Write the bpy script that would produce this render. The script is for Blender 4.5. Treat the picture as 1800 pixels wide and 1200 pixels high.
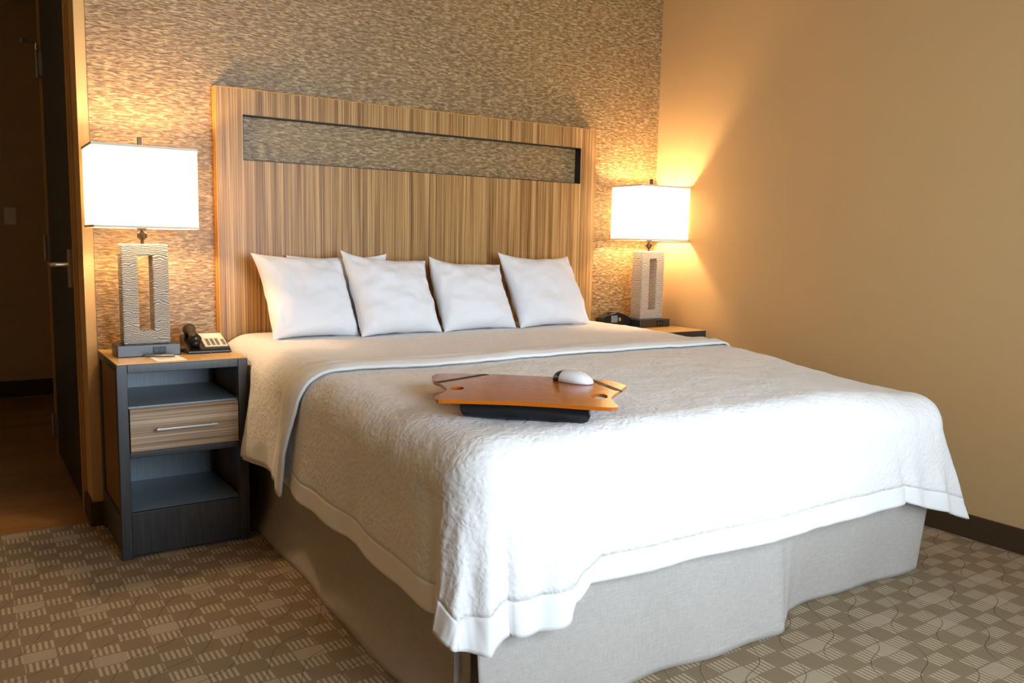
import bpy, bmesh, math, random
from mathutils import Vector, Matrix, noise
PI = math.pi
random.seed(4)
scn = bpy.context.scene
for o in list(bpy.data.objects): bpy.data.objects.remove(o)
C = scn.collection

# ------------------------------------------------------------------ camera
cam_d = bpy.data.cameras.new('camera'); cam = bpy.data.objects.new('camera', cam_d); C.objects.link(cam)
yaw, pit, rol = math.radians(33.8568), math.radians(-6.801), math.radians(1.1484)
fwd = Vector((math.sin(yaw)*math.cos(pit), math.cos(yaw)*math.cos(pit), math.sin(pit)))
rgt = Vector((math.cos(yaw), -math.sin(yaw), 0)); up = rgt.cross(fwd)
r2 = math.cos(rol)*rgt + math.sin(rol)*up; u2 = -math.sin(rol)*rgt + math.cos(rol)*up
cam.matrix_world = Matrix(((r2.x, u2.x, -fwd.x, -0.9225), (r2.y, u2.y, -fwd.y, -3.6491), (r2.z, u2.z, -fwd.z, 1.1774), (0, 0, 0, 1)))
cam_d.sensor_width = 36; cam_d.lens = 1462.28/1800*36; cam_d.clip_start = .05
scn.camera = cam
# ------------------------------------------------------------------ light, exposure
W = bpy.data.worlds.new('world'); scn.world = W; W.use_nodes = True
W.node_tree.nodes['Background'].inputs[0].default_value = (.55, .75, 1, 1)
W.node_tree.nodes['Background'].inputs[1].default_value = 1.0
def area(name, loc, rot, sx, sy, power, col, spread=PI):
    l = bpy.data.lights.new(name, 'AREA'); l.shape = 'RECTANGLE'; l.size = sx; l.size_y = sy
    l.energy = power; l.color = col; l.spread = spread
    o = bpy.data.objects.new(name, l); o.location = loc; o.rotation_euler = rot; C.objects.link(o); return o
# daylight coming through the window in the wall behind the camera (fills the opening)
area('window_daylight', (.75, -4.13, 1.35), (PI/2, 0, 0), 1.7, 1.7, 62, (.72, .86, 1.0), math.radians(130))
scn.view_settings.view_transform = 'Standard'; scn.view_settings.look = 'None'
scn.view_settings.exposure = 0.0; scn.view_settings.gamma = 1; scn.view_settings.use_curve_mapping = False
LAMP_POWER = 30; LAMP_COL = (1.0, .70, .43)

# ------------------------------------------------------------------ material helpers
def L(r, g, b):
    f = lambda c: (c/255/12.92) if c/255 <= .04045 else ((c/255+.055)/1.055)**2.4
    return (f(r), f(g), f(b), 1)
class M:
    def __init__(s, name, col=(.8, .8, .8, 1), rough=.6, metal=0, spec=.5):
        s.m = bpy.data.materials.new(name); s.m.use_nodes = True; s.nt = s.m.node_tree
        s.b = s.nt.nodes['Principled BSDF']; s.b.inputs['Base Color'].default_value = col
        s.b.inputs['Roughness'].default_value = rough; s.b.inputs['Metallic'].default_value = metal
        s.b.inputs['Specular IOR Level'].default_value = spec
    def n(s, t, **k):
        x = s.nt.nodes.new(t)
        for a, v in k.items(): setattr(x, a, v)
        return x
    def l(s, a, b): s.nt.links.new(a, b)
    def val(s, sock, v):
        if hasattr(v, 'links') or hasattr(v, 'is_linked'): s.l(v, sock)
        else: sock.default_value = v
    def co(s, scale=(1, 1, 1), rot=(0, 0, 0), kind='Object', dist=0, dscale=5):
        t = s.n('ShaderNodeTexCoord'); mp = s.n('ShaderNodeMapping')
        mp.inputs['Scale'].default_value = scale; mp.inputs['Rotation'].default_value = rot
        s.l(t.outputs[kind], mp.inputs['Vector']); return mp.outputs[0]
    def noise(s, vec, scale, detail=3, rough=.5, dist=0):
        x = s.n('ShaderNodeTexNoise'); s.l(vec, x.inputs['Vector']); x.inputs['Scale'].default_value = scale
        x.inputs['Detail'].default_value = detail; x.inputs['Roughness'].default_value = rough; x.inputs['Distortion'].default_value = dist
        return x.outputs['Fac']
    def ramp(s, fac, stops, interp='LINEAR'):
        x = s.n('ShaderNodeValToRGB'); s.l(fac, x.inputs[0]); e = x.color_ramp.elements; x.color_ramp.interpolation = interp
        while len(e) < len(stops): e.new(.5)
        for k, (p, c) in enumerate(stops): e[k].position = p; e[k].color = c
        return x.outputs[0]
    def math(s, op, a, b=None, c=None):
        x = s.n('ShaderNodeMath', operation=op); s.val(x.inputs[0], a)
        if b is not None: s.val(x.inputs[1], b)
        if c is not None: s.val(x.inputs[2], c)
        return x.outputs[0]
    def mix(s, fac, a, b, mode='MIX'):
        x = s.n('ShaderNodeMix', data_type='RGBA', blend_type=mode); s.val(x.inputs[0], fac); s.val(x.inputs[6], a); s.val(x.inputs[7], b)
        return x.outputs[2]
    def col(s, c): s.l(c, s.b.inputs['Base Color']); return s
    def bump(s, h, strength=.3, dist=.01, prev=None):
        x = s.n('ShaderNodeBump'); x.inputs['Strength'].default_value = strength; x.inputs['Distance'].default_value = dist
        s.l(h, x.inputs['Height']); s.l(x.outputs[0], s.b.inputs['Normal'])
        if prev is not None: s.l(prev, x.inputs['Normal'])
        return x.outputs[0]
def W4(x): return (x, x, x, 1)

# wallpaper: short rippling horizontal strokes
def m_wallpaper():
    m = M('wallpaper_ripple', rough=.42, spec=.55)
    v = m.co((32, 32, 118)); a = m.noise(v, 1.0, 1.5, .5, .7)
    v2 = m.co((60, 60, 260)); b = m.noise(v2, 1.0, 2, .5)
    k = m.math('ADD', m.math('MULTIPLY', a, .8), m.math('MULTIPLY', b, .2))
    m.col(m.ramp(k, [(.36, L(118, 90, 54)), (.50, L(146, 116, 74)), (.64, L(184, 156, 112))]))
    m.bump(k, .5, .008); return m.m
def m_paint(name, c, r=.75):
    m = M(name, c, r, spec=.25); v = m.co((1, 1, 1)); n = m.noise(v, 90, 3)
    m.bump(n, .08, .003); return m.m
def m_streak(name, axis, c0, c1, c2, f=150, rough=.38, bump=.12):
    m = M(name, rough=rough, spec=.35)
    sc = [f, f, f]; sc[axis] = 1.2
    if axis == 2: sc[1] = 8
    v = m.co(tuple(sc)); a = m.noise(v, 1, 4, .65)
    sc2 = [c*.16 for c in sc]; sc2[axis] = .5
    b = m.noise(m.co(tuple(sc2)), 1, 2)
    k = m.math('ADD', m.math('MULTIPLY', a, .72), m.math('MULTIPLY', b, .28))
    m.col(m.ramp(k, [(.36, c0), (.5, c1), (.63, c2)])); m.bump(a, bump, .002); return m.m
def m_coverlet():
    m = M('white_matelasse', L(236, 233, 228), .85, spec=.2)
    v = m.co((1, 1, 1)); d = m.n('ShaderNodeTexNoise'); m.l(v, d.inputs['Vector']); d.inputs['Scale'].default_value = 16; d.inputs['Detail'].default_value = 2
    ad = m.n('ShaderNodeVectorMath', operation='MULTIPLY_ADD'); m.l(d.outputs['Color'], ad.inputs[0]); ad.inputs[1].default_value = (.05, .05, .05); m.l(v, ad.inputs[2])
    w = m.n('ShaderNodeTexVoronoi', feature='SMOOTH_F1'); m.l(ad.outputs[0], w.inputs['Vector']); w.inputs['Scale'].default_value = 75
    w2 = m.n('ShaderNodeTexNoise'); m.l(ad.outputs[0], w2.inputs['Vector']); w2.inputs['Scale'].default_value = 34; w2.inputs['Detail'].default_value = 4
    h = m.math('ADD', m.math('MULTIPLY', w.outputs['Distance'], .6), w2.outputs['Fac'])
    m.bump(h, .42, .009)
    m.b.inputs['Sheen Weight'].default_value = .15
    return m.m
def m_cloth(name, c, sc=700, st=.15, spec=.2):
    m = M(name, c, .85, spec=spec); v = m.co((1, 1, 1)); n = m.noise(v, sc, 2); n2 = m.noise(v, 9, 3)
    p = m.bump(n2, .12, .02); m.bump(n, st, .0015, p); return m.m
def m_linen():
    m = M('grey_slub_linen', rough=.9, spec=.15)
    a = m.noise(m.co((26, 26, 420)), 1, 3, .6); b = m.noise(m.co((420, 420, 16)), 1, 3, .6)
    k = m.math('ADD', m.math('MULTIPLY', a, .5), m.math('MULTIPLY', b, .5))
    m.col(m.ramp(k, [(.3, L(168, 159, 150)), (.5, L(180, 172, 163)), (.7, L(194, 186, 178))])); m.bump(k, .12, .001); return m.m
def m_carpet():
    m = M('patterned_carpet', rough=.95, spec=.1)
    t = m.n('ShaderNodeTexCoord'); sp = m.n('ShaderNodeSeparateXYZ'); m.l(t.outputs['Object'], sp.inputs[0])
    x, y = sp.outputs[0], sp.outputs[1]
    cx = m.math('DIVIDE', m.math('ADD', x, 20.78), .0805); cy = m.math('DIVIDE', m.math('ADD', y, 20.0), .0617)
    ci = m.math('FLOOR', cx); cj = m.math('FLOOR', m.math('ADD', cy, m.math('MULTIPLY', ci, 0.0)))
    fx = m.math('FRACT', cx); fy = m.math('FRACT', cy)
    par = m.math('MODULO', m.math('ADD', ci, cj), 2.0)              # stripes / plain
    # light patches: even columns, every sixth row, stepping two rows per pair of columns
    half = m.math('MODULO', m.math('FLOOR', m.math('DIVIDE', ci, 2.0)), 2.0)
    q = m.math('MODULO', m.math('ADD', cj, m.math('MULTIPLY', half, 2.0)), 6.0)
    ev = m.math('MULTIPLY', m.math('COMPARE', q, 0.0, .5), m.math('COMPARE', m.math('MODULO', ci, 2.0), 0.0, .5))
    st = m.math('SINE', m.math('MULTIPLY', x, 2*PI/.0155))
    stripe = m.math('MULTIPLY', m.math('GREATER_THAN', st, -.1), par)
    # soft inset of the stripe block
    ins = m.math('MULTIPLY', m.math('GREATER_THAN', fy, .10), m.math('LESS_THAN', fy, .94))
    stripe = m.math('MULTIPLY', stripe, ins)
    rib = m.math('SINE', m.math('MULTIPLY', y, 2*PI/.006))
    base = m.mix(m.math('MULTIPLY_ADD', rib, .12, .3), L(142, 122, 94), L(166, 146, 116))
    # wandering solid cells, some darker
    c = m.mix(m.math('MULTIPLY', stripe, .7), base, L(212, 192, 160))
    c = m.mix(m.math('MULTIPLY', ev, .55), c, L(206, 188, 158))
    # dark wavy lines crossing the grid
    wv = m.math('ADD', m.math('MULTIPLY', m.math('SINE', m.math('MULTIPLY', m.math('ADD', x, m.math('MULTIPLY', y, .4)), 19)), .035), m.math('SUBTRACT', y, m.math('MULTIPLY', x, 1.0)))
    wl = m.math('ABSOLUTE', m.math('SUBTRACT', m.math('FRACT', m.math('DIVIDE', m.math('ADD', wv, 20), .17)), .5))
    line = m.math('LESS_THAN', wl, .010)
    c = m.mix(m.math('MULTIPLY', line, .7), c, L(78, 64, 46))
    pile = m.noise(m.co((1, 1, 1)), 480, 2)
    c = m.mix(.55, c, m.ramp(pile, [(.3, W4(.6)), (.7, W4(1.0))]), 'MULTIPLY')
    m.col(c)
    h = m.math('ADD', m.math('ADD', m.math('MULTIPLY', stripe, .4), m.math('MULTIPLY', rib, .08)), pile)
    m.bump(h, .5, .005); return m.m
def m_planks():
    m = M('hall_wood_plank_tile', rough=.38, spec=.45)
    br = m.n('ShaderNodeTexBrick'); m.l(m.co((1, 1, 1)), br.inputs['Vector']); br.inputs['Scale'].default_value = 1
    br.inputs['Brick Width'].default_value = .9; br.inputs['Row Height'].default_value = .15; br.inputs['Mortar Size'].default_value = .003
    br.inputs['Color1'].default_value = L(172, 128, 74); br.inputs['Color2'].default_value = L(150, 108, 60); br.inputs['Mortar'].default_value = L(168, 138, 96)
    g = m.noise(m.co((3, 60, 1)), 1, 4, .6)
    m.col(m.mix(.6, br.outputs['Color'], m.ramp(g, [(.3, W4(.5)), (.7, W4(1))]), 'MULTIPLY')); return m.m
def m_espresso(name='espresso_laminate', a=L(26, 27, 29), b=L(52, 54, 58)):
    m = M(name, rough=.38, spec=1.0)
    g = m.noise(m.co((160, 160, 5)), 1, 3, .6)
    m.col(m.ramp(g, [(.3, a), (.7, b)])); m.bump(g, .1, .001); return m.m
def m_carved():
    m = M('carved_driftwood', rough=.6, spec=.35)
    v = m.co((1, 1, 1)); d = m.n('ShaderNodeTexNoise'); m.l(v, d.inputs['Vector']); d.inputs['Scale'].default_value = 14
    ad = m.n('ShaderNodeVectorMath', operation='MULTIPLY_ADD'); m.l(d.outputs['Color'], ad.inputs[0]); ad.inputs[1].default_value = (.0, .0, .05); m.l(v, ad.inputs[2])
    w = m.n('ShaderNodeTexWave', wave_type='BANDS', bands_direction='Z'); m.l(ad.outputs[0], w.inputs['Vector']); w.inputs['Scale'].default_value = 42; w.inputs['Distortion'].default_value = 3.5; w.inputs['Detail'].default_value = 2; w.inputs['Detail Scale'].default_value = 1.6
    m.col(m.ramp(w.outputs['Fac'], [(.1, L(150, 138, 120)), (.5, L(196, 187, 172)), (.9, L(218, 210, 196))]))
    m.bump(w.outputs['Fac'], .6, .006); return m.m
def m_shade():
    m = M('linen_shade', L(250, 244, 230), .9, spec=.1)
    tr = m.n('ShaderNodeBsdfTranslucent'); tr.inputs[0].default_value = (.96, .93, .86, 1)
    mx = m.n('ShaderNodeMixShader'); mx.inputs[0].default_value = .5
    m.l(m.b.outputs[0], mx.inputs[1]); m.l(tr.outputs[0], mx.inputs[2])
    m.l(mx.outputs[0], m.nt.nodes['Material Output'].inputs[0])
    w = m.noise(m.co((500, 500, 500)), 1, 2); m.bump(w, .1, .001); return m.m
def m_emit(name, col, s):
    m = M(name, col, .5); m.b.inputs['Emission Color'].default_value = col; m.b.inputs['Emission Strength'].default_value = s; return m.m
def m_board():
    m = M('bentwood_veneer', rough=.18, spec=.5)
    g = m.noise(m.co((3, 60, 60)), 1, 4, .6)
    m.col(m.ramp(g, [(.3, L(176, 88, 14)), (.5, L(184, 95, 18)), (.7, L(192, 103, 24))])); return m.m
MAT = dict(
    wallpaper=m_wallpaper(), cream=m_paint('cream_paint', L(198, 164, 114)), tan=m_paint('tan_trim_paint', L(176, 138, 84), .45),
    ceil=m_paint('ceiling_white', L(196, 180, 152)), base=m_paint('dark_vinyl_base', L(72, 54, 36), .5),
    zebra_v=m_streak('zebra_veneer_upright', 2, L(112, 74, 34), L(166, 124, 72), L(208, 168, 110), 190),
    zebra_h=m_streak('zebra_veneer_level', 0, L(138, 108, 78), L(186, 160, 130), L(222, 202, 174), 170),
    edge=m_streak('oak_edge', 2, L(176, 118, 46), L(204, 146, 64), L(222, 166, 84)),
    black=M('black_liner', L(14, 12, 12), .5).m, coverlet=m_coverlet(), hem=m_cloth('white_plain_hem', L(240, 238, 234), 500),
    pillow=m_cloth('white_pillowcase', L(238, 238, 240), 800, .1), sheet=m_cloth('white_sheet', L(236, 232, 224)),
    linen=m_linen(), carpet=m_carpet(), planks=m_planks(), espresso=m_espresso(), inner=m_espresso('espresso_painted_sheen', L(122, 140, 152), L(146, 162, 172)), carved=m_carved(), shade=m_shade(),  # inner: espresso with its cool window reflection painted into a lighter base colour
    nstop=m_streak('nightstand_top_laminate', 0, L(196, 150, 88), L(214, 172, 108), L(226, 188, 128), 60, .25, .03),
    sidepan=m_streak('nightstand_side_laminate', 2, L(88, 60, 34), L(112, 78, 44), L(130, 94, 56), 60, .4),
    nickel=M('brushed_nickel', L(210, 206, 198), .3, 1).m, steel=M('dull_steel', L(150, 150, 150), .4, 1).m, bronze=M('dark_bronze', L(62, 50, 36), .35, .7).m,
    door=M('dark_walnut_door', L(30, 19, 13), .45).m, darkbase=M('black_lacquer', L(30, 33, 38), .35, 0, 1.0).m,
    plastic=M('black_plastic', L(20, 19, 19), .28, 0, .5).m, handset=M('dark_handset_plastic', L(34, 26, 20), .3).m,
    cream_pl=M('cream_plastic', L(236, 226, 204), .5).m, grey=M('grey_button', L(120, 112, 100), .5).m, screen=M('lcd_grey', L(120, 134, 146), .15).m,
    paper=M('white_paper', L(240, 236, 226), .8).m, white=M('white_plastic', L(236, 236, 234), .25).m, board=m_board(),
    vinyl=M('black_cushion', L(16, 20, 24), .32, 0, .5).m, bulb=m_emit('lit_bulb', (1, .75, .42, 1), 12), red=M('red_print', L(190, 60, 30), .6).m,
    glass=None)
g_ = M('window_glass', (1, 1, 1, 1), 0); g_.b.inputs['Transmission Weight'].default_value = 1; g_.b.inputs['IOR'].default_value = 1.05; MAT['glass'] = g_.m

# ------------------------------------------------------------------ object helpers
def smooth(t): t = max(0, min(1, t)); return t*t*(3-2*t)
def link(name, me, mat, parent=None, smooth=False, bevel=0, seg=2, sub=0):
    o = bpy.data.objects.new(name, me); C.objects.link(o)
    for mm in (mat if isinstance(mat, (list, tuple)) else [mat]): me.materials.append(mm)
    if smooth:
        for p in me.polygons: p.use_smooth = True
    if bevel:
        b = o.modifiers.new('bevel', 'BEVEL'); b.width = bevel; b.segments = seg; b.limit_method = 'ANGLE'; b.angle_limit = .6
        for p in me.polygons: p.use_smooth = True
        wn = o.modifiers.new('wn', 'WEIGHTED_NORMAL'); wn.keep_sharp = True
    if sub: s = o.modifiers.new('sub', 'SUBSURF'); s.levels = s.render_levels = sub
    if parent: o.parent = parent
    return o
def obj(name, bm, mat, parent=None, **k):
    bmesh.ops.recalc_face_normals(bm, faces=bm.faces)
    me = bpy.data.meshes.new(name); bm.to_mesh(me); bm.free(); return link(name, me, mat, parent, **k)
def nb(): return bmesh.new()
def bx(bm, x0, x1, y0, y1, z0, z1, mi=0):
    v = [bm.verts.new((x, y, z)) for z in (z0, z1) for y in (y0, y1) for x in (x0, x1)]
    for f in ((0, 2, 3, 1), (4, 5, 7, 6), (0, 1, 5, 4), (2, 6, 7, 3), (0, 4, 6, 2), (1, 3, 7, 5)):
        bm.faces.new([v[i] for i in f]).material_index = mi
    return bm
def box(name, dims, mat, parent=None, bevel=.002, **k): return obj(name, bx(nb(), *dims), mat, parent, bevel=bevel, **k)
def tube(bm, pts, r, n=12, cap=True):
    pts = [Vector(p) for p in pts]; rings = []
    rs = r if isinstance(r, (list, tuple)) else [r]*len(pts)
    for i, p in enumerate(pts):
        d = (pts[min(i+1, len(pts)-1)]-pts[max(i-1, 0)]).normalized()
        a = d.orthogonal().normalized() if i == 0 else (a-d*a.dot(d)).normalized()
        b = d.cross(a); rings.append([bm.verts.new(p+rs[i]*(math.cos(2*PI*k/n)*a+math.sin(2*PI*k/n)*b)) for k in range(n)])
    for i in range(len(rings)-1):
        for k in range(n): bm.faces.new((rings[i][k], rings[i][(k+1) % n], rings[i+1][(k+1) % n], rings[i+1][k]))
    if cap: bm.faces.new(rings[0][::-1]); bm.faces.new(rings[-1])
    return bm
def prism(bm, pts, z0, z1):
    a = [bm.verts.new((x, y, z0)) for x, y in pts]; b = [bm.verts.new((x, y, z1)) for x, y in pts]
    n = len(pts); bm.faces.new(a[::-1]); bm.faces.new(b)
    for i in range(n): bm.faces.new((a[i], a[(i+1) % n], b[(i+1) % n], b[i]))
    return bm
def thing(name, label, cat, loc=(0, 0, 0), rz=0, group=None):
    o = bpy.data.objects.new(name, None); C.objects.link(o); o.location = loc; o.rotation_euler = (0, 0, rz); o.empty_display_size = .05
    return tag(o, label, cat, group)
def tag(o, label, cat, group=None):
    o['label'] = label; o['category'] = cat
    if group: o['group'] = group
    return o
def struct(o): o['kind'] = 'structure'; return o
def copy_tree(o, parent=None):
    c = o.copy(); C.objects.link(c)
    if parent: c.parent = parent
    for ch in [q for q in bpy.data.objects if q.parent == o]: copy_tree(ch, c)
    return c

# ------------------------------------------------------------------ the setting
XR, XH, CH = 2.518, -.501, 2.75
XL, YF = -1.75, -4.22
struct(box('floor', (XL, XR, YF, .06, -.05, 0), MAT['carpet'], bevel=0))
struct(box('floor_hall', (XL, 1.2, .06, 3.23, -.05, -.001), MAT['planks'], bevel=0))
struct(box('ceiling', (XL, XR, YF, 3.35, CH, CH+.05), MAT['ceil'], bevel=0))
struct(box('wall_right', (XR, XR+.12, YF, .12, 0, CH), MAT['cream'], bevel=0))
struct(box('wall_left', (XL-.12, XL, YF, 3.35, 0, CH), MAT['cream'], bevel=0))
wb = struct(box('wall_back', (XH, XR, .002, .12, 0, CH), MAT['cream'], bevel=0))
wp = struct(box('wallpaper', (-.462, XR, -.001, .003, 0, CH), MAT['wallpaper'], wb, bevel=0))
bm = nb(); bx(bm, XH, XH+.12, .12, .27, 0, CH); bx(bm, XH, XH+.12, .27, 1.30, 2.44, CH); bx(bm, XH, XH+.12, 1.30, 1.45, 0, CH); bx(bm, XH+.12, 1.2, 1.33, 1.45, 0, CH)
struct(obj('wall_hall_side', bm, MAT['cream']))
struct(box('wall_hall_far', (XL, 1.2, 3.23, 3.35, 0, CH), MAT['cream'], bevel=0))
struct(box('wall_hall_end', (1.2, 1.3, 1.5, 3.35, 0, CH), MAT['cream'], bevel=0))
bm = nb(); WX0, WX1, WZ0, WZ1 = -.15, 1.65, .45, 2.25
bx(bm, XL, WX0, YF-.12, YF, 0, CH); bx(bm, WX1, XR, YF-.12, YF, 0, CH); bx(bm, WX0, WX1, YF-.12, YF, 0, WZ0); bx(bm, WX0, WX1, YF-.12, YF, WZ1, CH)
struct(obj('wall_front', bm, MAT['cream']))
bm = nb()
for a in ((WX0, WX1, WZ0, WZ0+.05), (WX0, WX1, WZ1-.05, WZ1), (WX0, WX0+.05, WZ0, WZ1), (WX1-.05, WX1, WZ0, WZ1), (.73, .77, WZ0, WZ1)): bx(bm, a[0], a[1], YF-.09, YF-.03, a[2], a[3])
wn = struct(obj('window_1', bm, MAT['white'])); box('pane', (WX0+.01, WX1-.01, YF-.065, YF-.06, WZ0+.01, WZ1-.01), MAT['glass'], wn, bevel=0)
# vinyl base
struct(box('baseboard_right', (XR-.012, XR, YF, -.012, 0, .1), MAT['base'], bevel=.003))
struct(box('baseboard_back', (XH-.012, XR-.012, -.012, 0, 0, .1), MAT['base'], bevel=.003))
struct(box('baseboard_hall_side', (XH-.012, XH, 0, .17, 0, .1), MAT['base'], bevel=.003))
struct(box('baseboard_hall_far', (XL, 1.2, 3.218, 3.23, 0, .12), MAT['base'], bevel=.003))
# bathroom door in the side of the hall
def casing(y0, y1, name):
    bm = nb(); w = y1-y0
    bx(bm, XH-.010, XH, y0, y1, 0, 2.44); bx(bm, XH-.014, XH-.010, y0+.015, y0+w*.45, 0, 2.44)
    return bm
fr = struct(obj('trim_1', casing(.17, .27, 'a'), MAT['tan'], bevel=.003)); 
bm = casing(1.30, 1.37, 'b'); struct(obj('trim_2', bm, MAT['tan'], bevel=.003))
struct(box('trim_3', (XH-.010, XH, .17, 1.37, 2.44, 2.55), MAT['tan'], bevel=.003))
dr = struct(box('door_1', (XH-.004, XH+.041, .272, 1.298, .012, 2.435), MAT['door'], bevel=.002))
for z in (.165, 1.10, 2.02):
    bm = nb(); tube(bm, [(XH-.024, 1.30, z-.065), (XH-.024, 1.30, z+.065)], .0085, 10)
    bx(bm, XH-.018, XH-.0035, 1.265, 1.335, z-.06, z+.06)
    obj('hinge', bm, MAT['steel'], dr)
bm = nb(); bx(bm, XH-.02, XH-.004, .31, .37, .95, 1.11); tube(bm, [(XH-.02, .34, 1.045), (XH-.065, .34, 1.045), (XH-.078, .35, 1.045), (XH-.08, .37, 1.045), (XH-.078, .47, 1.045)], [.012, .011, .011, .0105, .009], 12)
obj('door_lever', bm, MAT['nickel'], dr, bevel=.001)
bm = nb(); tube(bm, [(XH-.024, 1.30, 2.09), (XH-.024, 1.30, 2.125)], .007, 8); tube(bm, [(XH-.024, 1.30, 2.12), (XH-.075, 1.29, 2.125)], .005, 8); tube(bm, [(XH-.075, 1.29, 2.125), (XH-.09, 1.286, 2.127)], .014, 12)
obj('hinge_pin_stop', bm, MAT['nickel'], dr)
# light switch on the far hall wall
sw = thing('light_switch', 'single beige light switch plate on the dim wall at the far left', 'light switch', (-.577, 3.23, 1.29))
box('cover_plate', (-.037, .037, -.007, 0, -.06, .06), MAT['cream_pl'], sw, bevel=.002)
box('toggle', (-.006, .006, -.02, -.006, -.010, .012), MAT['cream_pl'], sw, bevel=.001)

# ------------------------------------------------------------------ headboard
hb = thing('headboard', 'tall zebra-veneer headboard with a long cut-out slot, mounted on the patterned wall', 'headboard', (0, 0, 0))
HW, HZ, S0, S1, T0, T1, HF, HBk = 2.02, 1.7925, .112, 1.916, 1.4974, 1.6862, -.05, -.003
bm = nb()
bx(bm, .006, HW-.006, HF, HBk, .25, T0); bx(bm, .006, HW-.006, HF, HBk, T1, HZ-.004); bx(bm, .006, S0, HF, HBk, T0, T1); bx(bm, S1, HW-.006, HF, HBk, T0, T1)
obj('panel', bm, MAT['zebra_v'], hb)
for x0, x1 in ((0, .006), (HW-.006, HW)): box('side_edge_band', (x0, x1, HF, HBk, .25, HZ), MAT['edge'], hb, bevel=.001)
box('top_edge_band', (.006, HW-.006, HF, HBk, HZ-.004, HZ), MAT['edge'], hb, bevel=.001)
bm = nb(); e = .003
bx(bm, S0, S0+e, HF+.001, HBk, T0, T1); bx(bm, S1-e, S1, HF+.001, HBk, T0, T1); bx(bm, S0, S1, HF+.001, HBk, T1-e, T1); bx(bm, S0, S1, HF+.001, HBk, T0, T0+e)
obj('slot_liner', bm, MAT['black'], hb)

# ------------------------------------------------------------------ bed
bed = thing('bed', 'king bed base with mattress and pleated grey linen skirt under the white coverlet', 'bed', (1.04, -1.06, 0))
def P_(o): o.location = -Vector(bed.location); return o
P_(box('mattress', (.08, 1.97, -2.02, -.056, .36, .66), MAT['sheet'], bed, bevel=.05, seg=4))
P_(box('box_spring', (.13, 1.96, -2.00, -.06, .16, .36), MAT['linen'], bed, bevel=.01))
for x in (.2, 1.88):
    for y in (-.2, -1.85): P_(box('leg', (x-.03, x+.03, y-.03, y+.03, 0, .16), MAT['black'], bed, bevel=.003))
# skirt: profile swept along left side, foot and right side, with soft folds
def skirt_strip(path, zs, offs, folds):
    bm = nb(); rows = []
    tot = 0; S = [0]
    for i in range(1, len(path)): tot += (path[i]-path[i-1]).length; S.append(tot)
    for i, p in enumerate(path):
        d = (path[min(i+1, len(path)-1)]-path[max(i-1, 0)]).normalized(); nrm = Vector((d.y, -d.x))
        row = []
        for z, of in zip(zs, offs):
            t = 1-z/.36; q = p+nrm*(of+folds(S[i], t)); row.append(bm.verts.new((q.x, q.y, z)))
        rows.append(row)
    for i in range(len(rows)-1):
        for k in range(len(zs)-1): bm.faces.new((rows[i][k], rows[i+1][k], rows[i+1][k+1], rows[i][k+1]))
    return bm
zs = [.002+.37*k/22 for k in range(23)]
def cloth_obj(name, bm, mat, parent, th=.003, **k):
    o = obj(name, bm, mat, parent, smooth=True, **k); s = o.modifiers.new('t', 'SOLIDIFY'); s.thickness = th; s.offset = 0; return o
# left side: hangs straight, then kicks out onto the carpet
offs = [.002+.055*max(0, 1-z/.13)**1.3 for z in zs]
f = lambda s, t: t*(.006*math.sin(s*5.1+1)+.004*math.sin(s*13))+.006*t*noise.noise(Vector((s*4, 0, t)))
pth = [Vector((.105-.045*i/90, -.10-1.93*i/90)) for i in range(91)]
P_(cloth_obj('side_skirt', skirt_strip([Vector((p.x, p.y)) for p in reversed(pth)][::-1], zs, [-o for o in offs][:] and offs, f), MAT['linen'], bed))
# foot: two panels with an overlap pleat in the middle
def foot_fold(s, t): return t*(.012*math.sin(s*7.3+.6)+.007*math.sin(s*17+1))+.004*t*noise.noise(Vector((s*5, 3, t)))
def foot_path(x0, x1, y, n=110): return [Vector((x0+(x1-x0)*i/n, y)) for i in range(n+1)]
offs2 = [.004+.035*(1-z/.37) for z in zs]
def foot_one(s, t):
    x = .055+s
    return foot_fold(s, t)-t*.075*smooth((x-1.12)/.17)-.012*math.exp(-((x-1.19)/.02)**2)*t
fp_ = [Vector((.055+1.935*i/230, -2.048)) for i in range(231)]+[Vector((1.99+.06*math.sin(a), -2.048+.06*(1-math.cos(a)))) for a in [PI/2*k/10 for k in range(1, 11)]]+[Vector((2.05-.01*k, -1.988+.05*k)) for k in range(1, 4)]
P_(cloth_obj('foot_skirt', skirt_strip(fp_, zs, offs2, foot_one), MAT['linen'], bed))
P_(cloth_obj('corner_pleat', skirt_strip([Vector((.045+.10*math.sin(a), -1.98-.085*(1-math.cos(a)))) for a in [PI/2*k/14 for k in range(15)]], zs, [0]*23, lambda s, t: 0), MAT['linen'], bed))
P_(cloth_obj('side_skirt', skirt_strip([Vector((1.992+.012*math.sin(k*.2), -1.84+1.74*k/80)) for k in range(81)], zs, [.004+.02*(1-z/.37) for z in zs], f), MAT['linen'], bed))

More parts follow.
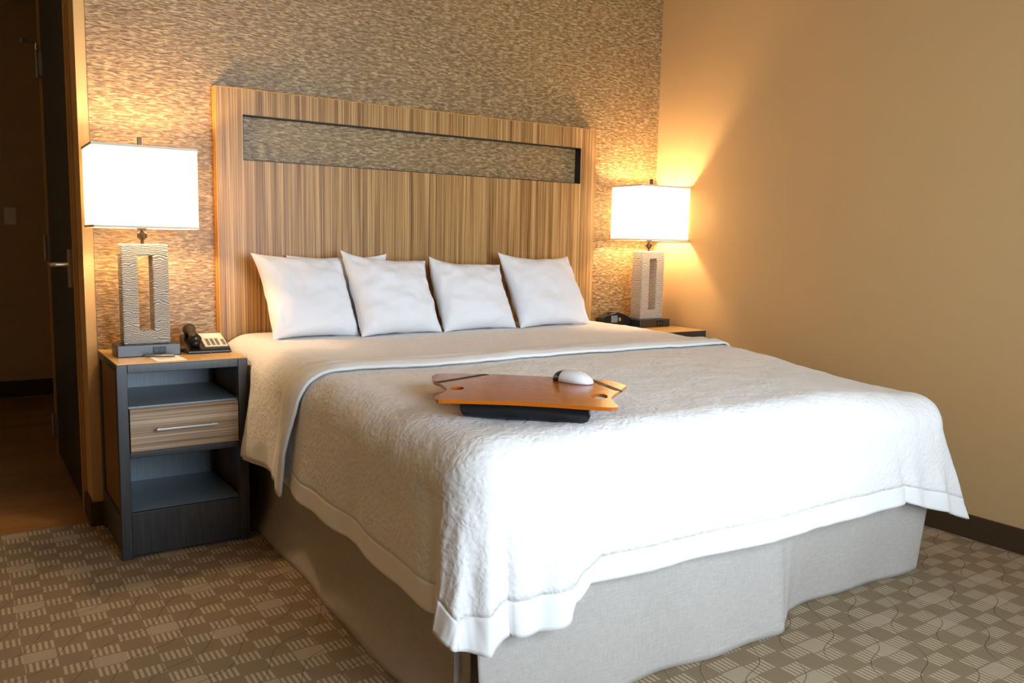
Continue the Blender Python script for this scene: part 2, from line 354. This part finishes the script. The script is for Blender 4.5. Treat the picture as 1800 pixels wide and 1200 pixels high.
# ------------------------------------------------------------------ coverlet drape
RX0, RX1, RY = .115, 1.925, -1.985         # rim of the flat top
R_ = .115
def ztop(u, v):
    z = .752-.040*smooth((-v-.3)/1.7)
    z -= .045*smooth((u-1.35)/.6)*smooth((-v-1.1)/.85)
    z += .006*noise.noise(Vector((u*2.2, v*2.2, 3)))
    return z
CL = [(1, -.025, -2.02, .315), (1.25, -.055, -2.06, .29), (1.5, -.035, -2.12, .265), (1.75, .04, -2.15, .250), (2, .13, -2.10, .258), (2.22, .19, -2.12, .250), (2.5, .285, -2.145, .255), (2.66, .325, -2.11, .285), (2.78, .38, -2.09, .315)]
CR = [(1, 2.08, -2.00, .29), (1.5, 2.17, -2.065, .19), (1.75, 2.13, -2.12, .20), (2, 1.99, -2.13, .25), (2.5, 1.78, -2.12, .29)]
def lerp_tab(tab, w, base):
    """smooth hem curve through the corner; joins the straight hem at w = 0 and w = 3"""
    if w <= tab[0][0]:
        k = smooth(w/tab[0][0]); return tuple(b+(t-b)*k for b, t in zip(base, tab[0][1:]))
    if w >= tab[-1][0]:
        k = 1-smooth((w-tab[-1][0])/(3-tab[-1][0])); return tuple(b+(t-b)*k for b, t in zip(base, tab[-1][1:]))
    for a, b in zip(tab, tab[1:]):
        if w <= b[0]:
            k = smooth((w-a[0])/(b[0]-a[0]))*.5+.5*(w-a[0])/(b[0]-a[0]); return tuple(p+(q-p)*k for p, q in zip(a[1:], b[1:]))
SIDE, FOOT, HEMW = .475, .455, .066
def drape(u, v, lift=0.0):
    """cloth coordinate (u, v) -> point; outside the rim the cloth rolls over and hangs"""
    ru = max(RX0, min(RX1, u)); rv = max(RY, v)
    dx, dy = u-ru, v-rv; s = math.hypot(dx, dy)
    zt = ztop(ru, rv)
    nx, ny = (dx/s, dy/s) if s > 1e-9 else (0, 0)
    corner = abs(2*nx*ny)                   # 0 on the straights, 1 on the diagonal
    if s > 0: s = s*(1-.07*corner)
    r = R_
    if s < r*PI/2: out, drop = r*math.sin(s/r), r*(1-math.cos(s/r)); h = 0
    else: h = s-r*PI/2; out, drop = r, r+h
    g = smooth(h/.30)
    # outward flare and folds
    out += lift*math.sin(min(s/r, PI/2)) ; drop -= lift*math.cos(min(s/r, PI/2))
    out += h*.05
    px, py = ru+nx*out, rv+ny*out
    if h > 0:
        if nx < -.0001 and ny > -.0001:     # left side
            out2 = .010*g*math.sin(v*9.5)+.006*g*math.sin(v*23+1)+.02*smooth(h/.3)*smooth((v+.75)/.2)
            px -= out2
        elif abs(nx) < .0001:               # foot
            w = .012*g*math.sin(u*5+2)+.006*g*math.sin(u*14); py -= w
    if h > 0:
        for tab, cx, sg in ((CL, RX0, -1), (CR, RX1, 1)):
            th = math.atan2(-ny, abs(nx))/(PI/2)
            if nx*sg > 1e-6: w = 1+th if ny < -1e-6 else 1-(rv-RY)/.30
            elif abs(nx) <= 1e-6: w = 2+abs(ru-cx)/.45
            else: continue
            if not 0 < w < 3: continue
            an = max(0, min(1, w-1))*PI/2
            k_ = min(SIDE/max(math.cos(an), 1e-6), FOOT/max(math.sin(an), 1e-6)); hm = k_*(1-.07*abs(math.sin(2*an)))-r*PI/2
            hf = min(1.03, h/hm)
            hx, hy_ = (cx+sg*math.cos(an)*(r+hm*.05) if w < 2 else cx-sg*.45*(w-2)), ((RY if w > 1 else RY+.30*(1-w))-math.sin(an)*(r+hm*.05))
            hz_ = ztop(cx, RY)-r-hm
            tx, ty, tz = lerp_tab(tab, w, (hx, hy_, hz_))
            G_ = hf**(1.35 if sg < 0 else .95)
            px += (tx-hx)*G_; py += (ty-hy_)*G_; drop -= (tz-hz_)*G_
            rp = .010*g*math.sin(w*19)*smooth(w-.9)*smooth((3-w)/.4)
            px += rp*sg*.5; py -= rp
    w_ = 1-smooth((-v-.44)/.10)               # squeezed in between the nightstands
    if w_ > 0 and nx: px = px+w_*(max(.012+drop*.01, min(2.022-drop*.01, px))-px)
    k = (1-w_)*.0035*noise.noise(Vector((u*9, v*9, 1)))+.002*noise.noise(Vector((u*24, v*24, 7)))
    return Vector((px+nx*k, py+ny*k, zt-drop+k*(1-min(1, s*6))))
def arange(a, b, n): return [a+(b-a)*i/n for i in range(n+1)]
def cover_mesh(us, vs, lift=0.0, hem=lambda u, v: False, pos=None):
    bm = nb(); G = [[bm.verts.new((pos or drape)(u, v, lift)) for v in vs] for u in us]
    for i in range(len(us)-1):
        for j in range(len(vs)-1):
            f = bm.faces.new((G[i][j], G[i+1][j], G[i+1][j+1], G[i][j+1]))
    return bm
us = arange(RX0-SIDE+HEMW, RX1+SIDE-HEMW, 190); vs = arange(-.075, RY-FOOT+HEMW, 170)
cov = tag(link('coverlet', (lambda bm: (bmesh.ops.recalc_face_normals(bm, faces=bm.faces), (lambda me: (bm.to_mesh(me), bm.free(), me)[2])(bpy.data.meshes.new('coverlet')))[1])(cover_mesh(us, vs)), MAT['coverlet'], smooth=True),
          'white textured matelasse coverlet draped over the bed with hanging corners', 'bedspread')
s = cov.modifiers.new('t', 'SOLIDIFY'); s.thickness = .006; s.offset = 0
# plain hem band sewn all round the hanging edge
bm = nb()
def band(us, vs):
    G = [[bm.verts.new(drape(u, v, .0)) for v in vs] for u in us]
    for i in range(len(us)-1):
        for j in range(len(vs)-1): bm.faces.new((G[i][j], G[i+1][j], G[i+1][j+1], G[i][j+1]))
hx0, hx1, hy = RX0-SIDE, RX1+SIDE, RY-FOOT
band(arange(hx0, hx0+HEMW, 8), arange(-.075, hy, 190)); band(arange(hx1-HEMW, hx1, 8), arange(-.075, hy, 190))
band(arange(hx0+HEMW, hx1-HEMW, 190), arange(hy+HEMW, hy, 8))
bmesh.ops.remove_doubles(bm, verts=bm.verts, dist=.0005)
h_ = obj('hem_band', bm, MAT['hem'], cov, smooth=True); s = h_.modifiers.new('t', 'SOLIDIFY'); s.thickness = .0075; s.offset = 0
# top end folded back over itself: second layer from the headboard to y = -1.09
VE = -1.09
def drape2(u, v, lift=.011):
    # v in 0..1 from the head to the free edge; edge leans headwards as it hangs
    ru = max(RX0, min(RX1, u)); so = abs(u-ru)
    edge = VE+.28*min(so, .5)+.012*math.sin(u*6)
    if so > .3 and u < ru: edge += .02*smooth((so-.3)/.2)
    y = -.08+(edge+.08)*v
    ell = lift+.006*smooth((v-.86)/.1)*math.sin(max(0, v-.86)/.14*PI)
    p = drape(u, y, ell)
    if u < ru:
        e = smooth((v-.80)/.2)*smooth((so-.12)/.25)
        p.x -= .024*e; p.z -= .040*smooth((v-.9)/.1)*smooth((so-.35)/.15)
        p.x -= .007*smooth(so/.3)*math.sin(v*22)*(1-v)*smooth((-y-.47)/.08)
    return p
bm = cover_mesh(arange(hx0+.012, hx1-.012, 170), arange(0, .85, 60), .011, pos=drape2)
bm.faces.ensure_lookup_table()
for k_, f_ in enumerate(bm.faces):          # plain hem along both hanging ends
    iu = k_//60
    if iu < 5 or iu >= 165: f_.material_index = 1
fo = obj('folded_back_end', bm, [MAT['coverlet'], MAT['hem']], cov, smooth=True); s = fo.modifiers.new('t', 'SOLIDIFY'); s.thickness = .006; s.offset = 0
def drape3(u, v, lift=.013):
    p = drape2(u, v, .0135)
    k = max(0, (v-.85)/.15)
    p.z += .007*abs(math.sin(k*PI*2.0)) if RX0 < u < RX1 else 0
    if u < RX0: p.x -= .004*abs(math.sin(k*PI*2.0))
    return p
bm = cover_mesh(arange(hx0+.012, hx1-.012, 170), arange(.848, 1.0, 24), .013, pos=drape3)
fo = obj('folded_hem_band', bm, MAT['hem'], cov, smooth=True); s = fo.modifiers.new('t', 'SOLIDIFY'); s.thickness = .010; s.offset = 0

# ------------------------------------------------------------------ pillows
def pillow(label, x, y, w, h, t, lean, yaw, tl=(0, 0), tr=(0, 0), seed=0, roll=0, zb=.767):
    N = 44; bm = nb(); pts = {}
    def shape(u, v, side):
        X = w/2*u*(1-.10*(1-v*v)*abs(u)**4); Z = h/2*v*(1-.09*(1-u*u)*abs(v)**4)
        if v < 0: X *= 1-.03*v*v
        th = t/2*(max(0, (1-abs(u)**3.0)*(1-abs(v)**3.0)))**.55
        th *= 1+.16*(-v)                     # stuffing settles down
        cu, cv = (1-u)/2, (1+v)/2
        X += tl[0]*(cu**4)*(cv**4)+tr[0]*((1-cu)**4)*(cv**4); Z += tl[1]*(cu**4)*(cv**4)+tr[1]*((1-cu)**4)*(cv**4)
        q = Vector((u*2.2+seed*7, v*2.2, side*3))
        n = .010*noise.noise(q)+.006*noise.noise(q*2.7)
        # creases running to the corners
        n += .004*math.sin(14*(u+v*.6)+seed)*smooth((abs(u*v)-.15)/.5)
        Y = side*(th+n*min(1, th*30))
        return Vector((X, -Y, Z+h/2))
    for side in (1, -1):
        for i in range(N+1):
            for j in range(N+1):
                u = math.sin((i/N*2-1)*PI/2*.985)/math.sin(PI/2*.985); v = math.sin((j/N*2-1)*PI/2*.985)/math.sin(PI/2*.985)
                if i in (0, N) or j in (0, N):
                    if side == 1: pts[(1, i, j)] = pts[(-1, i, j)] = bm.verts.new(shape(u, v, 1))
                else: pts[(side, i, j)] = bm.verts.new(shape(u, v, side))
        for i in range(N):
            for j in range(N): bm.faces.new([pts[(side, a, b)] for a, b in ((i, j), (i+1, j), (i+1, j+1), (i, j+1))])
    o = obj('pillow', bm, MAT['pillow'], smooth=True)
    o.rotation_euler = (lean, roll, yaw); o.rotation_mode = 'XYZ'
    o.location = (x, y, zb)
    return tag(o, label, 'pillow', 'white pillows leaning on the headboard')
lean = math.radians(-30)
pillow('white pillow partly hidden behind the second pillow from the left', .52, -.135, .48, .34, .07, math.radians(-10), 0, tr=(.0, .01), seed=5)
pillow('leftmost white pillow, nearest the telephone', .320, -.350, .40, .385, .15, lean, math.radians(5), tl=(-.01, .01), seed=1, roll=math.radians(1))
pillow('second white pillow from the left, with a tall pointed left corner', .698, -.378, .42, .375, .15, lean, math.radians(5), tl=(.015, .045), tr=(.02, -.01), seed=2)
pillow('third white pillow from the left, the lowest of the four in front', 1.115, -.355, .43, .355, .15, lean, math.radians(5), tl=(.045, .035), tr=(.02, -.01), seed=3)
pillow('rightmost white pillow, nearest the black clock', 1.560, -.345, .47, .385, .15, lean, math.radians(4), tl=(.015, .03), tr=(.0, .01), seed=4)

# ------------------------------------------------------------------ nightstands
NW, ND, NH = .46, .45, .7204
def nightstand(label, x0):
    """x0 = left side; front at y=-.466"""
    t = thing('nightstand', label, 'nightstand', (x0, -.016, 0), group='nightstands either side of the bed')
    E = MAT['espresso']; p = .036
    bm = nb()
    for x in (0, NW-p): bx(bm, x, x+p, -ND, -ND+p, 0, NH-.004)
    for x in (0, NW-p): bx(bm, x, x+p, -p, 0, 0, NH-.004)
    bx(bm, p, NW-p, -ND, -ND+p, NH-.034, NH-.004)                   # top rail
    for x in (0, NW-.03): bx(bm, x, x+.03, -ND+p, -p, NH-.03, NH-.004)
    for x in (0, NW-.03): bx(bm, x, x+.03, -ND+p, -p, .02, .16)
    bx(bm, p, NW-p, -ND, -ND+p, .375, .397)
    obj('frame', bm, E, t, bevel=.002)
    bm = nb(); bx(bm, p, NW-p, -ND+.004, -ND+.02, .012, .172); obj('kick_panel', bm, E, t, bevel=.001)
    box('back_panel', (p, NW-p, -.012, -.002, .02, NH-.02), MAT['inner'], t)
    box('shelf', (p-.01, NW-p+.01, -ND+.012, -.012, .156, .172), MAT['inner'], t)
    box('shelf', (p-.01, NW-p+.01, -ND+.02, -.012, .552, .562), MAT['inner'], t)
    for x0_, x1_ in ((.008, .018), (NW-.018, NW-.008)): box('side_panel', (x0_, x1_, -ND+p, -p, .14, NH-.02), MAT['sidepan'], t)
    top = box('top', (.002, NW-.002, -ND+.002, -.002, NH-.004, NH), MAT['nstop'], t, bevel=.001)
    d = box('drawer', (p+.003, NW-p-.003, -ND-.004, -.05, .399, .556), MAT['zebra_h'], t, bevel=.0015)
    cx = NW/2; bm = nb()
    bx(bm, cx-.108, cx+.108, -ND-.036, -ND-.027, .474, .484)
    bx(bm, cx-.100, cx-.088, -ND-.030, -ND-.002, .474, .484); bx(bm, cx+.088, cx+.100, -ND-.030, -ND-.002, .474, .484)
    obj('drawer_pull', bm, MAT['nickel'], d, bevel=.0015)
    return t
nightstand('dark nightstand left of the bed with open shelves and a striped wood drawer', -.4658)
nightstand('nightstand right of the bed, mostly hidden behind the white coverlet', 2.035)

# ------------------------------------------------------------------ lamps
def lamp(label, x, y, z, rz=0):
    t = thing('table_lamp', label, 'lamp', (x, y, z), rz, 'matching bedside lamps')
    b = box('lamp_base', (-.112, .112, -.075, .055, 0, .044), MAT['darkbase'], t, bevel=.003)
    bm = nb(); bx(bm, .012, .058, -.078, -.0745, .008, .036); obj('outlet_plate', bm, MAT['plastic'], b, bevel=.0005)
    bm = nb()
    for cx in (.024, .046):
        bx(bm, cx-.005, cx-.003, -.0795, -.0775, .018, .028); bx(bm, cx+.001, cx+.003, -.0795, -.0775, .018, .028)
    obj('outlet_slots', bm, MAT['grey'], b)
    # carved rectangular ring body
    bm = nb(); w, d, H, sw_, z0, z1 = .083, .042, .378, .026, .05, .335
    ox, oz0 = w, .044
    def ring(y):
        o_ = [(-w, oz0), (w, oz0), (w, oz0+H), (-w, oz0+H)]; i_ = [(-sw_, oz0+z0), (sw_, oz0+z0), (sw_, oz0+z1), (-sw_, oz0+z1)]
        return [bm.verts.new((a, y, c)) for a, c in o_], [bm.verts.new((a, y, c)) for a, c in i_]
    of, if_ = ring(-d); ob, ib = ring(d)
    for k in range(4):
        q = (k+1) % 4
        bm.faces.new((of[k], of[q], if_[q], if_[k])); bm.faces.new((ob[q], ob[k], ib[k], ib[q]))
        bm.faces.new((of[q], of[k], ob[k], ob[q])); bm.faces.new((if_[k], if_[q], ib[q], ib[k]))
    bmesh.ops.subdivide_edges(bm, edges=bm.edges, cuts=5, use_grid_fill=True)
    obj('carved_body', bm, MAT['carved'], t, bevel=.004)
    bm = nb(); tube(bm, [(0, 0, .422), (0, 0, .475)], .006, 10); tube(bm, [(0, 0, .438), (0, 0, .446), (0, 0, .462), (0, 0, .468)], [.010, .018, .018, .010], 16)
    obj('neck', bm, MAT['bronze'], t, smooth=False)
    # shade: open-ended box of cloth with rolled rims
    sw2, sd, sz0, sz1 = .180, .125, .485, .775
    def loop(bm, a, b, r, z):
        pts = []
        for cx, cy, a0 in ((a-r, b-r, 0), (-a+r, b-r, 90), (-a+r, -b+r, 180), (a-r, -b+r, 270)):
            for k in range(5): an = math.radians(a0+k*22.5); pts.append(bm.verts.new((cx+r*math.cos(an), cy+r*math.sin(an), z)))
        return pts
    bm = nb(); A = [loop(bm, sw2, sd, .006, sz0+(sz1-sz0)*k/6) for k in range(7)]
    n = len(A[0])
    for k in range(6):
        for i in range(n): bm.faces.new((A[k][i], A[k][(i+1) % n], A[k+1][(i+1) % n], A[k+1][i]))
    sh = obj('lamp_shade', bm, MAT['shade'], t); s = sh.modifiers.new('t', 'SOLIDIFY'); s.thickness = .0015
    for zz in (sz0, sz1):
        bm = nb(); r_ = .0022
        Ls = [loop(bm, sw2+dx, sd+dx, .006, zz+dz) for dx, dz in ((r_, -r_*2), (r_, r_*2), (-r_, r_*2), (-r_, -r_*2))]
        for k in range(4):
            for i in range(n): bm.faces.new((Ls[k][i], Ls[k][(i+1) % n], Ls[(k+1) % 4][(i+1) % n], Ls[(k+1) % 4][i]))
        obj('rim', bm, MAT['cream_pl'], sh)
    bm = nb()
    tube(bm, [(-sw2, 0, sz1-.012), (sw2, 0, sz1-.012)], .002, 6); tube(bm, [(0, -sd, sz1-.012), (0, sd, sz1-.012)], .002, 6)
    tube(bm, [(.0, 0, .47), (.055, 0, .50), (.055, 0, sz1-.04), (0, 0, sz1-.012)], .0018, 6); tube(bm, [(.0, 0, .47), (-.055, 0, .50), (-.055, 0, sz1-.04), (0, 0, sz1-.012)], .0018, 6)
    obj('harp', bm, MAT['nickel'], t)
    box('finial', (-.007, .007, -.007, .007, sz1-.015, sz1+.045), MAT['bronze'], t, bevel=.001)
    bm = nb(); tube(bm, [(0, 0, .475), (0, 0, .52)], .016, 12); obj('socket', bm, MAT['bronze'], t)
    bm = nb(); bmesh.ops.create_uvsphere(bm, u_segments=16, v_segments=10, radius=.028, matrix=Matrix.Translation((0, 0, .575)))
    tube(bm, [(0, 0, .52), (0, 0, .555)], [.013, .02], 12)
    bu = obj('bulb', bm, MAT['bulb'], t, smooth=True)
    l = bpy.data.lights.new('bulb_light', 'POINT'); l.energy = LAMP_POWER; l.color = LAMP_COL; l.shadow_soft_size = .034
    lo = bpy.data.objects.new('bulb_light', l); C.objects.link(lo); lo.parent = t; lo.location = (0, 0, .62)
    return t
lamp('lit table lamp on the left nightstand beside the telephone', -.322, -.215, NH)
lamp('lit table lamp on the right nightstand in the corner beside the clock', 2.328, -.165, NH)

# ------------------------------------------------------------------ telephone
ph = thing('telephone', 'black desk telephone with cream keypad face on the left nightstand', 'telephone', (-.097, -.20, NH), math.radians(-4))
bm = nb(); w, d0, d1 = .082, -.10, .10
pf = [(d0, 0), (d1, 0), (d1, .058), (d0+.02, .020), (d0, .012)]
a = [bm.verts.new((-w, y, z)) for y, z in pf]; b = [bm.verts.new((w, y, z)) for y, z in pf]
bm.faces.new(a); bm.faces.new(b[::-1])
for i in range(5): bm.faces.new((a[i], a[(i+1) % 5], b[(i+1) % 5], b[i]))
body = obj('phone_body', bm, MAT['plastic'], ph, bevel=.004, seg=3)
sl = math.atan2(.038, .18)
def onslope(bm, x0, x1, s0, s1, h0, h1):
    R = Matrix.Translation((0, d0+.02, .020)) @ Matrix.Rotation(sl, 4, 'X'); n0 = len(bm.verts); bx(bm, x0, x1, s0, s1, h0, h1)
    bm.verts.ensure_lookup_table(); 
    for v in list(bm.verts)[n0:]: v.co = R @ v.co
fp = obj('keypad_face', (lambda b: (onslope(b, -.012, .076, .008, .172, 0, .004), b)[1])(nb()), MAT['cream_pl'], body, bevel=.001)
for r in range(4):
    for c in range(3):
        bm = nb(); onslope(bm, .0+c*.018, .011+c*.018, .020+r*.020, .032+r*.020, .003, .0075); obj('key', bm, MAT['grey'], fp, bevel=.001)
for r in range(3):
    bm = nb(); onslope(bm, .058, .070, .020+r*.024, .034+r*.024, .003, .007); obj('key', bm, MAT['grey'], fp, bevel=.001)
bm = nb(); onslope(bm, .002, .066, .115, .160, .003, .005); obj('directory_card', bm, MAT['paper'], fp)
bm = nb(); pts = []; rs = []
for k in range(13):
    t_ = k/12; y = -.075+.165*t_; e = abs(t_-.5)*2
    pts.append((-.048, y, .026+.20*(y+.08)+.030-.013*e**2)); rs.append(.0165+.0095*smooth((e-.45)/.4)-.006*smooth((e-.93)/.07))
tube(bm, pts, rs, 14); 
for e in (0, 1):
    y = (-.062, .076)[e]; zz = .026+.20*(y+.08); tube(bm, [(-.048, y, zz-.004), (-.048, y, zz+.022)], .018, 14)
obj('handset', bm, MAT['handset'], ph, smooth=True)
bm = nb(); pts = []
for k in range(60): a_ = k*.9; t_ = k/59; pts.append((-.085-.012*math.sin(t_*PI)+.004*math.cos(a_), -.085+.06*t_, .010+.004*math.sin(a_)))
tube(bm, pts, .0016, 6); obj('coiled_cord', bm, MAT['plastic'], ph, smooth=True)

# card and pen in front of the lamp
cd = thing('note_card', 'white printed note card lying in front of the left lamp', 'card', (-.276, -.372, NH), math.radians(3))
box('card_sheet', (-.052, .052, -.070, .070, 0, .0012), MAT['paper'], cd, bevel=0)
bm = nb()
for k in range(5): bx(bm, -.035, .02+.012*(k % 2), .03-k*.014, .033-k*.014, .0012, .0015)
obj('print_lines', bm, MAT['grey'], cd)
pn = thing('pen', 'slim grey pen lying on the note card by the left lamp', 'pen', (-.300, -.335, NH+.0058), math.radians(-22))
bm = nb(); tube(bm, [(-.050, 0, 0), (-.044, 0, 0), (.055, 0, 0), (.058, 0, 0)], [.0012, .004, .0042, .003], 10); obj('barrel', bm, MAT['steel'], pn, smooth=True)
bm = nb(); bx(bm, .02, .056, -.001, .001, .004, .0055); obj('clip', bm, MAT['nickel'], pn)

# ------------------------------------------------------------------ clock radio
ck = thing('clock_radio', 'black rounded clock radio on the right nightstand beside the lamp', 'clock', (2.121, -.115, NH), math.radians(-4)); ck.scale = (.76, .76, .92)
def arch(bm, w, h0, h1, y0, y1, n=16):
    f_ = [(-w, 0), (w, 0)]+[(w-2*w*k/n, h0+(h1-h0)*math.sin(PI*k/n)**.9) for k in range(n+1)]
    a = [bm.verts.new((x, y0, z)) for x, z in f_]; b = [bm.verts.new((x*.92, y1, z*.92)) for x, z in f_]
    bm.faces.new(a); bm.faces.new(b[::-1]); m_ = len(f_)
    for i in range(m_): bm.faces.new((a[i], b[i], b[(i+1) % m_], a[(i+1) % m_]))
    return bm
cb = obj('clock_body', arch(nb(), .125, .055, .088, -.055, .05), MAT['plastic'], ck, bevel=.006, seg=3)
box('display', (-.052, .004, -.0575, -.054, .030, .072), MAT['screen'], cb, bevel=.001)
bm = nb(); bmesh.ops.create_cone(bm, cap_ends=True, segments=24, radius1=.013, radius2=.011, depth=.008, matrix=Matrix.Translation((.022, -.058, .048)) @ Matrix.Rotation(PI/2, 4, 'X'))
obj('control_knob', bm, MAT['nickel'], cb)
for k in range(4):
    bm = nb(); bx(bm, -.05+k*.028, -.03+k*.028, -.01, .005, .078, .087); obj('top_button', bm, MAT['plastic'], cb, bevel=.001)

# ------------------------------------------------------------------ lap desk, built in its own frame (x along the front edge)
LZ = .716
ang = math.radians(-39.7)
ld = thing('lap_desk', 'curved orange-wood lap desk with black inlay stripes and dark cushion on the coverlet', 'lap desk', (.082, -1.813, LZ), ang)
outline = [(.0, .0), (.012, -.006), (.037, -.004), (.113, .003), (.2145, .004), (.31, -.004), (.387, -.016), (.443, -.016), (.458, .002), (.447, .07), (.443, .12), (.452, .165),
           (.487, .305), (.484, .33), (.45, .385), (.392, .402), (.267, .424), (.16, .431), (.053, .431), (-.035, .420), (-.066, .41), (-.082, .385), (-.083, .35), (-.062, .27), (-.03, .22), (-.003, .155), (.001, .112), (-.012, .04)]
def catmull(P, n=4):
    out = []; m_ = len(P)
    for i in range(m_):
        p0, p1, p2, p3 = [Vector(P[(i+k-1) % m_]) for k in range(4)]
        for j in range(n):
            t_ = j/n; out.append(.5*((2*p1)+(p2-p0)*t_+(2*p0-5*p1+4*p2-p3)*t_*t_+(3*p1-p0-3*p2+p3)*t_**3))
    return [(p.x, p.y) for p in out]
out2 = catmull(outline, 4)
TH = .009; BZ = .052
def holed(bm, outer, holes, z0, z1):
    """flat plate with round holes, top and bottom filled by triangulation"""
    for z in (z0, z1):
        loops = [[bm.verts.new((x, y, z)) for x, y in lp] for lp in [outer]+holes]
        es = []
        for lp in loops:
            for i in range(len(lp)): es.append(bm.edges.new((lp[i], lp[(i+1) % len(lp)])))
        bmesh.ops.triangle_fill(bm, use_beauty=True, use_dissolve=False, edges=es)
        if z == z0: lo = loops
        else: hi = loops
    for a, b in zip(lo, hi):
        for i in range(len(a)): bm.faces.new((a[i], a[(i+1) % len(a)], b[(i+1) % len(a)], b[i]))
    return bm
circ = lambda cx, cy, rx, ry: [(cx+rx*math.cos(2*PI*k/24), cy+ry*math.sin(2*PI*k/24)) for k in range(24)]
bm = holed(nb(), out2, [circ(.024, .168, .019, .027), circ(.412, .130, .022, .040)], BZ, BZ+TH)
lb = obj('board', bm, MAT['board'], ld)
# black inlay stripes across the two far corners
def stripe(p, q, w, parent):
    p, q = Vector(p), Vector(q); d = (q-p).normalized(); n = Vector((-d.y, d.x))*w
    o = obj('inlay_stripe', prism(nb(), [tuple(p-n), tuple(q-n), tuple(q+n), tuple(p+n)], BZ+.004, BZ+TH+.0006), MAT['black'], parent); return o
stripe((-.047, .250), (.070, .427), .010, lb); stripe((.385, .398), (.466, .226), .010, lb)
bm = nb(); cu = [(.055, .10), (.075, .075), (.36, .050), (.385, .07), (.39, .27), (.37, .30), (.07, .33), (.04, .30)]
cu = catmull(cu, 4); rows = []; cc = Vector((.215, .19))
for z, sc in ((.001, .90), (.008, .965), (.022, 1.0), (.04, 1.0), (BZ-.001, .97)):
    rows.append([bm.verts.new((cc.x+(x-cc.x)*sc, cc.y+(y-cc.y)*sc, z)) for x, y in cu])
for r in range(4):
    for i in range(len(cu)): bm.faces.new((rows[r][i], rows[r][(i+1) % len(cu)], rows[r+1][(i+1) % len(cu)], rows[r+1][i]))
bm.faces.new(rows[0][::-1]); bm.faces.new(rows[-1])
obj('cushion', bm, MAT['vinyl'], ld, smooth=True)
# mouse on the board
R2 = Matrix.Rotation(ang, 3, 'Z'); mp = R2 @ Vector((.335, .345, 0))
ms = thing('computer_mouse', 'white computer mouse with dark end resting on the lap desk', 'computer mouse', (.082+mp.x, -1.813+mp.y, LZ+BZ+TH+.0005), math.radians(-74)); ms.scale = (1.18, 1.1, .95)
bm = nb(); NU, NV = 24, 10; gr = []
for i in range(NU+1):
    a_ = -1+2*i/NU; x = .058*a_; wv = .032*(max(0, 1-abs(a_)**2.6))**.5; hh = .034*(max(0, 1-abs(a_+.1*(1-a_*a_))**2.4))**.5
    gr.append([bm.verts.new((x, wv*math.cos(PI*j/NV), .001+hh*math.sin(PI*j/NV)**.8)) for j in range(NV+1)])
for i in range(NU):
    for j in range(NV):
        f_ = bm.faces.new((gr[i][j], gr[i+1][j], gr[i+1][j+1], gr[i][j+1]))
for i in range(NU): bm.faces.new((gr[i][0], gr[i][NV], gr[i+1][NV], gr[i+1][0]))
bmesh.ops.remove_doubles(bm, verts=bm.verts, dist=.0003)
me_w = bm.copy()
# split: white shell and dark rear grip
kill = [f for f in bm.faces if f.calc_center_median().x < -.024]; bmesh.ops.delete(bm, geom=kill, context='FACES')
obj('shell', bm, MAT['white'], ms, smooth=True)
kill = [f for f in me_w.faces if f.calc_center_median().x >= -.024]; bmesh.ops.delete(me_w, geom=kill, context='FACES')
obj('dark_grip', me_w, MAT['plastic'], ms, smooth=True)
